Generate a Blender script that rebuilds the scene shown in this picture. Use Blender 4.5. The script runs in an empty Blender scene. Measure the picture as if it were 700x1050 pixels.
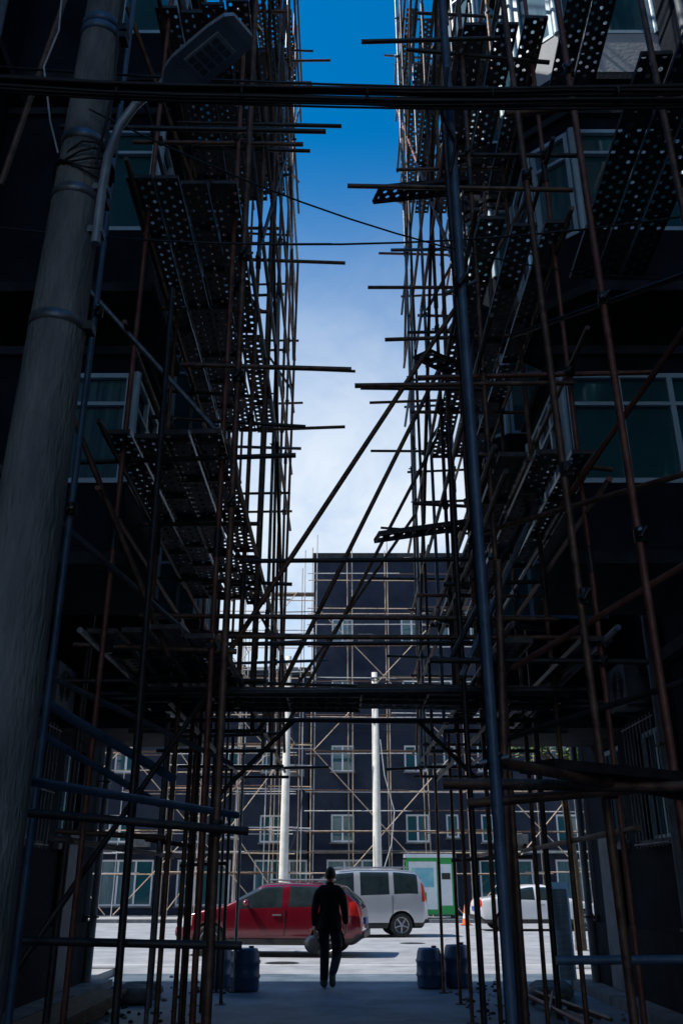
import bpy, math, random
from mathutils import Vector, Matrix
R=random.Random(11)
S=bpy.context.scene
COL=S.collection

# ------------------------------------------------------------------ materials
def mat(name,c1,c2=None,rough=.7,metal=0.,scale=6.,bump=0.,bscale=30.,spec=.5,coat=0.,detail=6,ramp=(.35,.65),objc=True,stretch=None):
    m=bpy.data.materials.new(name); m.use_nodes=True
    nt=m.node_tree; b=nt.nodes['Principled BSDF']
    b.inputs['Roughness'].default_value=rough; b.inputs['Metallic'].default_value=metal
    b.inputs['Specular IOR Level'].default_value=spec; b.inputs['Coat Weight'].default_value=coat
    b.inputs['Base Color'].default_value=(*c1,1)
    tc=nt.nodes.new('ShaderNodeTexCoord'); vec=tc.outputs['Object']
    if stretch:
        mp=nt.nodes.new('ShaderNodeMapping'); mp.inputs['Scale'].default_value=stretch
        nt.links.new(vec,mp.inputs[0]); vec=mp.outputs[0]
    if c2:
        n=nt.nodes.new('ShaderNodeTexNoise'); n.inputs['Scale'].default_value=scale; n.inputs['Detail'].default_value=detail
        n.inputs['Roughness'].default_value=.65
        nt.links.new(vec,n.inputs['Vector'])
        r=nt.nodes.new('ShaderNodeValToRGB'); r.color_ramp.elements[0].position=ramp[0]; r.color_ramp.elements[1].position=ramp[1]
        r.color_ramp.elements[0].color=(*c1,1); r.color_ramp.elements[1].color=(*c2,1)
        nt.links.new(n.outputs['Fac'],r.inputs[0]); nt.links.new(r.outputs[0],b.inputs['Base Color'])
    if bump>0:
        n2=nt.nodes.new('ShaderNodeTexNoise'); n2.inputs['Scale'].default_value=bscale; n2.inputs['Detail'].default_value=5
        nt.links.new(vec,n2.inputs['Vector'])
        bp=nt.nodes.new('ShaderNodeBump'); bp.inputs['Strength'].default_value=bump; bp.inputs['Distance'].default_value=.02
        nt.links.new(n2.outputs['Fac'],bp.inputs['Height']); nt.links.new(bp.outputs[0],b.inputs['Normal'])
    return m
M={}
M['rust']=mat('rusty_steel',(.06,.030,.020),(.20,.115,.08),.5,.25,9,.3,60)
M['rustred']=mat('red_oxide_steel',(.13,.04,.028),(.25,.11,.08),.5,.2,7,.3,60)
M['dark']=mat('dark_steel',(.016,.018,.022),(.055,.052,.052),.5,.4,9,.2,60)
M['galv']=mat('galvanised_steel',(.10,.125,.15),(.22,.25,.28),.42,.5,12,.2,60)
M['bluep']=mat('blue_painted_steel',(.035,.08,.15),(.09,.16,.25),.45,.1,6,.2,60,ramp=(.3,.6))
M['lit']=mat('sunlit_ochre_steel',(.42,.29,.19),(.66,.53,.41),.6,.1,4,0)  # far scaffold tubes: golden sunlight is put into the base colour
M['litw']=mat('sunlit_grey_steel',(.45,.45,.45),(.62,.61,.6),.5,.1,4,0)  # whitish far tubes, their sunlit look painted into the colour
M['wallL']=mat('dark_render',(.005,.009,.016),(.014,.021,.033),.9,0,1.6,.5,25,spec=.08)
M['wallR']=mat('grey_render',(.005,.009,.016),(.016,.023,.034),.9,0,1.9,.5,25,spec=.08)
M['wallB']=mat('slate_render',(.018,.026,.048),(.034,.045,.072),.9,0,.7,.3,20,spec=.1)
M['wallP']=mat('pale_render',(.45,.47,.5),(.6,.62,.64),.9,0,.7,.2,20)
M['conc']=mat('concrete',(.11,.12,.13),(.2,.205,.21),.9,0,3,.4,40,spec=.2,stretch=(1,1,.25))
M['concdk']=mat('stained_concrete',(.014,.02,.027),(.045,.052,.06),.9,0,2.2,.5,30,spec=.1)
M['pole']=mat('spun_concrete_pole',(.07,.085,.10),(.27,.285,.285),.85,0,5,.8,50,stretch=(1,1,.22),ramp=(.3,.68),spec=.2)
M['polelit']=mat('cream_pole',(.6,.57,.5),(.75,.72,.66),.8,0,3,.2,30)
M['frame']=mat('window_frame_pvc',(.36,.54,.68),(.46,.64,.76),.4,0,5)
M['framew']=mat('white_window_frame',(.7,.74,.8),(.78,.81,.85),.4,0,5)
M['glass']=mat('dark_glass',(.015,.085,.11),(.03,.13,.15),.06,0,.8,spec=.9)
M['glass'].node_tree.nodes['Principled BSDF'].inputs['Roughness'].default_value=.05
M['glassb']=mat('curtained_glass',(.03,.09,.12),(.10,.22,.26),.12,0,3,spec=.8,stretch=(6,6,.3))
M['carglass']=mat('car_glass',(.015,.025,.03),(.03,.045,.05),.05,0,2,spec=.9)
M['asph']=mat('asphalt',(.24,.25,.27),(.40,.41,.43),.85,0,.9,.4,80)
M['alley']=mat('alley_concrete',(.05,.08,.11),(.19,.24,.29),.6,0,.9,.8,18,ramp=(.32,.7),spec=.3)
M['pave']=mat('paving',(.3,.3,.31),(.45,.45,.45),.85,0,2,.3,40)
M['ground']=mat('ground',(.1,.1,.095),(.16,.16,.15),.95,0,.3,.2,10)
M['paint']=mat('road_marking_paint',(.6,.6,.6),(.85,.85,.85),.7,0,5)
M['black']=mat('black_rubber',(.012,.012,.013),(.025,.025,.025),.75,0,8,.2,40)
M['cable']=mat('cable_sheath',(.006,.006,.008),(.016,.016,.018),.6,0,8)
M['cablew']=mat('white_cable',(.5,.52,.55),(.6,.62,.65),.6,0,8)
M['lamp']=mat('lamp_housing',(.24,.30,.36),(.36,.42,.48),.4,.1,6)
M['lampd']=mat('lamp_chips',(.10,.13,.16),(.16,.19,.22),.3,.1,6)
M['lens']=mat('lamp_lens',(.5,.55,.6),(.6,.64,.68),.25,0,30)
M['ac']=mat('air_conditioner_casing',(.09,.11,.135),(.15,.18,.21),.6,0,4,spec=.2)
M['brick']=mat('plinth',(.010,.013,.018),(.025,.028,.035),.9,0,4,.5,20,spec=.08)
M['red']=mat('red_car_paint',(.15,.004,.014),(.18,.005,.018),.22,.2,3,0,coat=1.)
M['silver']=mat('silver_car_paint',(.50,.51,.54),(.55,.56,.58),.32,.35,3,0,coat=.8)
M['white']=mat('white_car_paint',(.75,.75,.75),(.78,.78,.78),.3,.0,3,0,coat=.8)
M['tail']=mat('tail_lamp_lens',(.5,.015,.012),(.65,.03,.02),.2,0,40)
M['head']=mat('head_lamp_lens',(.5,.52,.55),(.7,.7,.72),.1,.3,30)
M['rim']=mat('alloy_wheel',(.35,.36,.38),(.42,.42,.44),.35,.8,8)
M['trim']=mat('black_trim',(.015,.015,.016),(.03,.03,.03),.5,0,8)
M['plate']=mat('number_plate',(.03,.08,.35),(.04,.1,.4),.5,0,8)
M['green']=mat('green_kiosk_paint',(.02,.3,.07),(.04,.38,.1),.5,0,4)
M['kwhite']=mat('kiosk_panel',(.65,.7,.72),(.75,.78,.8),.5,0,4)
M['kblue']=mat('poster_blue',(.1,.4,.55),(.3,.6,.6),.5,0,2)
M['orange']=mat('cone_plastic',(.7,.12,.02),(.8,.16,.03),.5,0,4)
M['barrel']=mat('blue_plastic',(.015,.05,.12),(.03,.085,.18),.45,0,5,.1,20)
M['jacket']=mat('black_cotton',(.005,.005,.008),(.012,.012,.018),.9,0,20,.5,30,spec=.15)
M['pants']=mat('dark_trousers',(.010,.012,.02),(.022,.024,.036),.9,0,20,.5,30,spec=.15)
M['skin']=mat('skin',(.35,.19,.12),(.42,.24,.16),.55,0,20)
M['hair']=mat('hair',(.008,.007,.007),(.02,.018,.016),.6,0,60,.5,150,spec=.2)
M['shoe']=mat('shoe',(.03,.03,.035),(.08,.08,.085),.6,0,20)
M['helmet']=mat('pale_plastic',(.36,.28,.23),(.44,.35,.29),.45,0,10)
M['bark']=mat('bark',(.06,.045,.03),(.12,.09,.06),.95,0,8,.6,30)
M['leaf']=mat('leaf',(.06,.13,.02),(.14,.24,.03),.6,0,4)
M['wood']=mat('plank_wood',(.10,.075,.05),(.2,.16,.11),.85,0,4,.3,30,stretch=(8,1,8))
M['bag']=mat('woven_sack',(.08,.09,.10),(.15,.16,.17),.9,0,8,.3,40)

def plankmat():
    m=bpy.data.materials.new('perforated_steel'); m.use_nodes=True; nt=m.node_tree
    b=nt.nodes['Principled BSDF']; out=nt.nodes['Material Output']
    b.inputs['Roughness'].default_value=.6; b.inputs['Metallic'].default_value=.2; b.inputs['Specular IOR Level'].default_value=.2
    uv=nt.nodes.new('ShaderNodeUVMap'); uv.uv_map='UVMap'
    n=nt.nodes.new('ShaderNodeTexNoise'); n.inputs['Scale'].default_value=3; n.inputs['Detail'].default_value=6
    r=nt.nodes.new('ShaderNodeValToRGB'); r.color_ramp.elements[0].color=(.028,.032,.04,1); r.color_ramp.elements[1].color=(.12,.125,.14,1)
    nt.links.new(uv.outputs[0],n.inputs['Vector']); nt.links.new(n.outputs['Fac'],r.inputs[0]); nt.links.new(r.outputs[0],b.inputs['Base Color'])
    sp=nt.nodes.new('ShaderNodeSeparateXYZ'); nt.links.new(uv.outputs[0],sp.inputs[0])
    def mth(op,a,bv=None):
        x=nt.nodes.new('ShaderNodeMath'); x.operation=op
        for i,v in enumerate((a,bv)):
            if v is None: continue
            if isinstance(v,(int,float)): x.inputs[i].default_value=v
            else: nt.links.new(v,x.inputs[i])
        return x.outputs[0]
    u=mth('DIVIDE',sp.outputs[0],.08); v=mth('DIVIDE',sp.outputs[1],.12)
    fu=mth('FLOOR',u); v2=mth('ADD',v,mth('MULTIPLY',fu,.5))
    a=mth('SUBTRACT',mth('FRACT',u),.5); c=mth('MULTIPLY',mth('SUBTRACT',mth('FRACT',v2),.5),1.4)
    d=mth('SQRT',mth('ADD',mth('MULTIPLY',a,a),mth('MULTIPLY',c,c)))
    hole=mth('LESS_THAN',d,.24)
    tr=nt.nodes.new('ShaderNodeBsdfTransparent'); mx=nt.nodes.new('ShaderNodeMixShader')
    nt.links.new(hole,mx.inputs[0]); nt.links.new(b.outputs[0],mx.inputs[1]); nt.links.new(tr.outputs[0],mx.inputs[2])
    nt.links.new(mx.outputs[0],out.inputs[0])
    return m
M['plank']=plankmat()

# ------------------------------------------------------------------ mesh builder
class MB:
    def __init__(s): s.v=[];s.f=[];s.m=[];s.uv=[];s.sm=[];s.mats=[]
    def mi(s,k):
        if k not in s.mats: s.mats.append(k)
        return s.mats.index(k)
    def face(s,pts,k,uv=None,smooth=False):
        b=len(s.v); s.v+= [tuple(p) for p in pts]; s.f.append(tuple(range(b,b+len(pts)))); s.m.append(s.mi(k)); s.uv.append(uv); s.sm.append(smooth)
    def mesh(s,vs,fs,k,smooth=False):
        b=len(s.v); s.v+=[tuple(p) for p in vs]; i=s.mi(k)
        for f in fs: s.f.append(tuple(x+b for x in f)); s.m.append(i); s.uv.append(None); s.sm.append(smooth)
    def tube(s,p,q,r,k,n=8,r2=None):
        p=Vector(p);q=Vector(q);d=(q-p)
        if d.length<1e-5:return
        d.normalize(); a=d.orthogonal().normalized(); b=d.cross(a); r2=r if r2 is None else r2
        vs=[];fs=[]
        for i in range(n):
            t=2*math.pi*i/n; o=a*math.cos(t)+b*math.sin(t); vs.append(p+o*r); vs.append(q+o*r2)
        for i in range(n):
            j=(i+1)%n; fs.append((2*i,2*j,2*j+1,2*i+1))
        s.mesh(vs,fs,k,True)
        s.mesh([vs[2*i] for i in range(n)],[tuple(range(n))[::-1]],k); s.mesh([vs[2*i+1] for i in range(n)],[tuple(range(n))],k)
    def box(s,a,b,k,P=None):
        x0,y0,z0=a;x1,y1,z1=b
        c=[(x0,y0,z0),(x1,y0,z0),(x1,y1,z0),(x0,y1,z0),(x0,y0,z1),(x1,y0,z1),(x1,y1,z1),(x0,y1,z1)]
        if P: c=[P(*q) for q in c]
        s.mesh(c,[(0,3,2,1),(4,5,6,7),(0,1,5,4),(1,2,6,5),(2,3,7,6),(3,0,4,7)],k)
    def path(s,pts,r,k,n=6):
        for a,b in zip(pts[:-1],pts[1:]): s.tube(a,b,r,k,n)
    def lathe(s,prof,c,k,n=20,T=None):
        vs=[];fs=[]
        for (r,z) in prof:
            for i in range(n):
                t=2*math.pi*i/n; p=Vector((r*math.cos(t),r*math.sin(t),z))
                if T: p=T@p
                vs.append(Vector(c)+p)
        for j in range(len(prof)-1):
            for i in range(n):
                i2=(i+1)%n; fs.append((j*n+i,j*n+i2,(j+1)*n+i2,(j+1)*n+i))
        s.mesh(vs,fs,k,True)
    def obj(s,name,parent=None):
        me=bpy.data.meshes.new(name); me.from_pydata(s.v,[],s.f)
        for k in s.mats: me.materials.append(M[k])
        me.polygons.foreach_set('material_index',s.m); me.polygons.foreach_set('use_smooth',s.sm)
        if any(u for u in s.uv):
            ul=me.uv_layers.new(name='UVMap'); li=0
            for f,u in zip(s.f,s.uv):
                for j in range(len(f)):
                    if u: ul.data[li].uv=u[j]
                    li+=1
        me.update(); o=bpy.data.objects.new(name,me); COL.objects.link(o)
        if parent: o.parent=parent
        return o
def empty(name,loc=(0,0,0),rz=0):
    e=bpy.data.objects.new(name,None); COL.objects.link(e); e.location=loc; e.rotation_euler=(0,0,rz); return e

YE=15.1   # street end of the alley buildings
# ------------------------------------------------------------------ ground
g=MB(); g.face([(-400,-400,0),(400,-400,0),(400,400,0),(-400,400,0)],'ground'); g.obj('ground')
g=MB(); g.face([(-120,17.6,.004),(120,17.6,.004),(120,39,.004),(-120,39,.004)],'asph'); g.obj('road')
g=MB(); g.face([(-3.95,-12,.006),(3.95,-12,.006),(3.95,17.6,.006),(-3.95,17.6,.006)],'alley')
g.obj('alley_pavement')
g=MB()
for i in range(-14,15):
    g.face([(i*6,28.0,.009),(i*6+3,28.0,.009),(i*6+3,28.15,.009),(i*6,28.15,.009)],'paint')
g.face([(-100,19.3,.009),(100,19.3,.009),(100,19.45,.009),(-100,19.45,.009)],'paint')
g.face([(-100,37.8,.009),(100,37.8,.009),(100,37.95,.009),(-100,37.95,.009)],'paint')
g.obj('road_marking')
g=MB()
for (x,y) in ((1.9,26.2),(-1.2,19.9)):
    g.lathe([(0,.011),(.3,.011),(.33,.0105),(.35,.006)],(x,y,0),'dark',24)
g.obj('manhole_cover')
g=MB(); g.box((-120,39,-.02),(120,39.15,.14),'conc'); g.box((-120,39.15,-.02),(120,43.9,.13),'pave'); g.obj('sidewalk')
g=MB()
for x0,x1 in ((-100,-4.0),(4.0,100)):
    g.box((x0,17.3,-.02),(x1,17.6,.12),'conc'); g.box((x0,YE+.06,-.02),(x1,17.3,.11),'pave')
g.obj('kerb')
g=MB()
for s_ in (-1,1):
    for i in range(19):
        y=-6+i*1.13
        a,b=sorted((s_*3.55,s_*3.93)); g.box((a,y,0),(b,min(y+1.1,YE+.3),.12),'conc')
g.obj('alley_kerb')

# ------------------------------------------------------------------ facades
def facade(mb,O,U,N,L,z0,H,wins,wall,frame='frame',depth=.14,glass=('glass','glass','glassb'),fw=.06,sill=True):
    O=Vector(O);U=Vector(U);N=Vector(N)
    def P(u,d,z): q=O+U*u+N*d; return (q.x,q.y,z)
    us=sorted({0,L,*[w[0] for w in wins],*[w[1] for w in wins]}); zs=sorted({z0,H,*[w[2] for w in wins],*[w[3] for w in wins]})
    for i in range(len(us)-1):
        for j in range(len(zs)-1):
            cu=(us[i]+us[i+1])/2; cz=(zs[j]+zs[j+1])/2
            if any(w[0]<cu<w[1] and w[2]<cz<w[3] for w in wins): continue
            mb.face([P(us[i],0,zs[j]),P(us[i+1],0,zs[j]),P(us[i+1],0,zs[j+1]),P(us[i],0,zs[j+1])],wall)
    for w in wins:
        a,b,c,d=w[:4]; n=w[4] if len(w)>4 else 2
        for q in ([(a,c),(b,c)],[(b,c),(b,d)],[(b,d),(a,d)],[(a,d),(a,c)]):
            (u1,z1),(u2,z2)=q; mb.face([P(u1,0,z1),P(u2,0,z2),P(u2,-depth,z2),P(u1,-depth,z1)],wall)
        for k in range(n):
            ua=a+(b-a)*k/n; ub=a+(b-a)*(k+1)/n
            mb.face([P(ua,-depth,c),P(ub,-depth,c),P(ub,-depth,d),P(ua,-depth,d)],R.choice(glass))
        e=.003
        mb.box((a+e,-depth+.01,c+e),(a+fw,-depth+.06,d-e),frame,P); mb.box((b-fw,-depth+.01,c+e),(b-e,-depth+.06,d-e),frame,P)
        mb.box((a+fw,-depth+.01,c+e),(b-fw,-depth+.06,c+fw),frame,P); mb.box((a+fw,-depth+.01,d-fw),(b-fw,-depth+.06,d-e),frame,P)
        for k in range(1,n):
            u=a+(b-a)*k/n; mb.box((u-fw/2,-depth+.012,c+fw),(u+fw/2,-depth+.058,d-fw),frame,P)
        if sill: mb.box((a-.06,-.02,c-.07),(b+.06,.09,c-.002),'conc',P)

def bay(mb,pts,zs,zt,wall,frame,zb=None,solid=()):
    zb=zs-.75 if zb is None else zb
    cx=sum(p[0] for p in pts)/len(pts); cy=sum(p[1] for p in pts)/len(pts)
    for i in range(len(pts)-1):
        a=Vector((*pts[i],0)); b=Vector((*pts[i+1],0)); U=(b-a); L=U.length; U.normalize()
        N=Vector((U.y,-U.x,0))
        if (Vector((cx,cy,0))-(a+b)/2).dot(N)>0: N=-N
        n=max(1,round(L/.62))
        facade(mb,a,U,N,L,zb,zt+.22,[] if i in solid else [(.05,L-.05,zs,zt,n)],wall,frame,depth=.05,sill=False,fw=.055)
        if i in solid: continue
        def P(u,d,z): q=a+U*u+N*d; return (q.x,q.y,z)
        mb.box((.1,-.04,zt-.38),(L-.1,.012,zt-.34),frame,P)
        mb.tube((a.x,a.y,zs),(a.x,a.y,zt),.045,frame,6)
    def ring(off,z): 
        r=[]
        for p in pts:
            d=Vector((p[0]-cx,p[1]-cy)); 
            r.append((cx+d.x*(1+off),cy+d.y*(1+off),z))
        return r
    for z,h,k in ((zb-.1,.12,'concdk'),(zt+.2,.1,'concdk')):
        lo=ring(.08,z); hi=ring(.08,z+h); n=len(lo)
        mb.mesh(lo+hi,[tuple(range(n))[::-1],tuple(range(n,2*n))]+[(i,(i+1)%n,(i+1)%n+n,i+n) for i in range(n)],k)

def acunit(mb,x,y,z,s_):
    a,b=sorted((s_*(abs(x)-.32),s_*(abs(x)-.02)))
    mb.box((a,y,z),(b,y+.8,z+.55),'ac')
    xf=s_*(abs(x)-.325)
    T=Matrix.Rotation(math.pi/2,4,'Y')
    for r in (.08,.14,.2): mb.lathe([(r-.008,-.01),(r+.008,-.01),(r+.008,.01),(r-.008,.01)],(xf,y+.32,z+.27),'trim',18,T)
    for dy in (.1,.7):
        mb.box((a+.02,y+dy-.02,z-.04),(b+.02,y+dy+.02,z-.002),'dark')

WX=3.95
def alley_building(s_,name,wall,H):
    e=empty(name)
    mb=MB(); x=s_*WX
    wins=[]
    for zi in [2.0,5.1,8.2,11.3,14.4]:
        for y in (3.0,5.3,11.0)+((12.9,) if zi<3 else ()):
            wins.append((y+12,y+12+1.1,zi,zi+1.35,2))
    facade(mb,(x,-12,0),(0,1,0),(-s_,0,0),12+YE,0,H,wins,wall,'frame')
    xo=s_*18
    mb.face([(x,YE,0),(xo,YE,0),(xo,YE,H),(x,YE,H)],wall)
    mb.face([(x,-12,0),(xo,-12,0),(xo,-12,H),(x,-12,H)],wall)
    mb.face([(xo,-12,0),(xo,YE,0),(xo,YE,H),(xo,-12,H)],wall)
    mb.face([(x,-12,H),(xo,-12,H),(xo,YE,H),(x,YE,H)],'concdk')
    a,b=sorted((s_*(WX-.07),s_*(WX-.002))); mb.box((a,-12,0),(b,YE+.05,.95),'brick')
    for z in (3.95,7.05,10.15,13.25,16.35):
        a,b=sorted((s_*(WX-.12),s_*(WX-.003))); mb.box((a,-12,z),(b,YE+.06,z+.14),'concdk')
    mb.obj('walls',e)
    mb=MB()
    for i,zs in enumerate((5.1,8.2,11.3,14.4,17.5)):
        if zs+1.9>H: continue
        for bi,(y0,y1) in enumerate(((7.8,9.4),(12.6,14.3))):
            xi=s_*(2.1 if s_<0 else 2.25)
            zt=zs+1.25 if i==0 else zs+1.5
            w_=wall if i<2 or s_<0 or bi else 'wallP'  # upper right bays get a pale wall colour that paints in sunlight
            if s_>0 and i>=1:
                pts=[(s_*WX,y0),(s_*(abs(xi)+.45),y0),(xi,y0+.4),(xi,y1-.3),(s_*(abs(xi)+.4),y1),(s_*WX,y1)]; so=()
            elif s_>0: pts=[(s_*WX,y0),(xi,y0),(xi,y1),(s_*WX,y1)]; so=()
            else: pts=[(s_*WX,y0),(-2.85,y0),(xi,y0),(xi,y1),(s_*WX,y1)]; so=(0,)
            bay(mb,pts,zs,zt,w_,'frame',solid=so,zb=(zs-1.5 if bi else None))
    mb.obj('bay_windows',e)
    mb=MB()
    for y,z in ((10.2,6.3),(10.3,9.4),(11.2,3.6),(10.1,12.4)): acunit(mb,WX*s_,y,z,s_)
    for y in (6.9,10.7,14.9):
        mb.tube((s_*(WX-.13),y,0.1),(s_*(WX-.13),y,H-.2),.055,'ac',10)
        for z in range(1,19,2): mb.box((min(s_*(WX-.2),s_*WX),y-.07,z),(max(s_*(WX-.2),s_*WX),y+.07,z+.03),'dark')
    a,b=sorted((s_*(WX-.10),s_*(WX-.071)))
    mb.box((a,13.2,.13),(b,14.1,2.2),'ac')
    for i in range(9):
        yy=11.0+i*.14; mb.tube((s_*(WX-.14),yy,1.9),(s_*(WX-.14),yy,3.45),.008,'galv',5)
        yy=5.2+i*.15; mb.tube((s_*(WX-.14),yy,1.9),(s_*(WX-.14),yy,3.45),.008,'galv',5)
    for z in (1.95,2.6,3.4):
        mb.tube((s_*(WX-.14),10.9,z),(s_*(WX-.14),12.2,z),.008,'galv',5)
    mb.obj('wall_fittings',e)
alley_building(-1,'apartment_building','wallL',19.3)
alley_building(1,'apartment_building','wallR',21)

# ------------------------------------------------------------------ far buildings
def far_building(name,x0,x1,y,H,wall,step=3.6,lv=(.55,3.25,6.45,9.65,12.85),ww=1.1,off=1.0,shops=True):
    e=empty(name); mb=MB(); wins=[]
    L=x1-x0
    n=int(L/step)
    for zi,z in enumerate(lv):
        if z+1.3>H-.4: continue
        for k in range(n):
            u=off+k*step
            if u+2.2>L: continue
            if zi==0: wins.append((u-.2,u+2.3,.5,2.5,3))
            else:
                wins.append((u,u+ww,z,z+1.25,2))
                if k%3==1: wins.append((u+1.9,u+2.5,z+.2,z+1.25,1))
    facade(mb,(x0,y,0),(1,0,0),(0,-1,0),L,0,H,wins,wall,'framew',.1,sill=True,fw=.085)
    mb.face([(x0,y,0),(x0,y+12,0),(x0,y+12,H),(x0,y,H)],wall); mb.face([(x1,y,0),(x1,y+12,0),(x1,y+12,H),(x1,y,H)],wall)
    mb.face([(x0,y+12,0),(x1,y+12,0),(x1,y+12,H),(x0,y+12,H)],wall)
    mb.face([(x0,y,H),(x1,y,H),(x1,y+12,H),(x0,y+12,H)],'concdk')
    mb.obj('walls',e)
    mb=MB()
    mb.box((x0-.1,y-.18,H-.002),(x1+.1,y+.2,H+.35),'concdk')
    mb.box((x0,y-.5,2.75),(x1,y-.002,2.9),'conc')
    for k in range(n):
        u=x0+off+k*step+1.35
        for z in lv[1:]:
            if z+1.3<H-.4 and R.random()<.35:
                mb.box((u,y-.36,z-.2),(u+.75,y-.04,z+.35),'conc')
                mb.lathe([(.19,-.012),(.2,-.012),(.2,.012),(.19,.012)],(u+.3,y-.365,z+.08),'trim',16,Matrix.Rotation(math.pi/2,4,'X'))
    mb.obj('trim',e); return e
far_building('commercial_building',-1.45,30,44,17.3,'wallB',3.55,off=.95)
far_building('commercial_building',-34,-1.6,44.4,11.2,'wallB',3.6,off=1.3)
far_building('office_block',-28,2,75,17,'wallP',3.4,lv=(.5,3.5,6.6,9.7,12.8,15.9),off=1)
far_building('office_block',30.5,60,46,14,'wallP',3.4,off=1)
far_building('office_block',-70,-35,46,14,'wallP',3.4,off=1)

# ------------------------------------------------------------------ scaffolds
TR=.024
def pick(): return R.choices(['rust','dark','rustred','galv','bluep'],[6,6,2,1.0,1.2])[0]
def coupler(mb,p,k='dark'):
    x,y,z=p; a=R.uniform(.03,.042)
    T=Matrix.Rotation(R.uniform(0,3),4,'Z')
    mb.lathe([(0,-a*1.2),(a*.95,-a*1.2),(a,-a),(a,a),(a*.95,a*1.2),(0,a*1.2)],(x,y,z),k,7,T)
    t=R.uniform(0,6.28); dx=math.cos(t)*a*2; dy=math.sin(t)*a*2
    mb.tube((x-dx,y-dy,z+.012),(x+dx,y+dy,z-.012),.011,'galv',6)
    mb.tube((x-.02,y-a*1.5,z-a*.8),(x+.02,y-a*1.5,z+a*.8),.014,k,6)
class Planks(MB):
    def plank(s,p,q,w,th=.045):
        p=Vector(p);q=Vector(q);d=(q-p);L=d.length;d.normalize()
        side=d.cross(Vector((0,0,1))).normalized(); up=side.cross(d)
        o=R.random()*3
        def P(a,b,c): v=p+d*a+side*b+up*c; return tuple(v)
        s.face([P(0,-w/2,0),P(L,-w/2,0),P(L,w/2,0),P(0,w/2,0)],'plank',[(0,o),(0,o+L),(w,o+L),(w,o)])
        for b in (-w/2,w/2-.006): s.box((0,b,-th),(L,b+.006,-.001),'galv' if R.random()<.2 else 'dark',P)
        for a in [0]+[L*i/3 for i in (1,2)]+[L-.02]: s.box((a,-w/2+.007,-th*.9),(a+.02,w/2-.007,-.002),'dark',P)
    def deck(s,x0,x1,y0,y1,z,miss=.08):
        n=max(1,int((x1-x0)/.255)); 
        for i in range(n):
            x=x0+.125+i*(x1-x0-.25)/max(1,n-1)
            y=y0+R.uniform(-.2,.1)
            while y<y1-.4:
                L=min(R.choice((2.,2.5,3.)),y1-y+.3)
                if R.random()>miss:
                    dz=R.uniform(0,.04)
                    s.plank((x+R.uniform(-.02,.02),y,z+dz),(x+R.uniform(-.03,.03),y+L,z+dz+R.uniform(-.05,.05)),.24)
                y+=L+R.uniform(-.05,.1)

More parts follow.
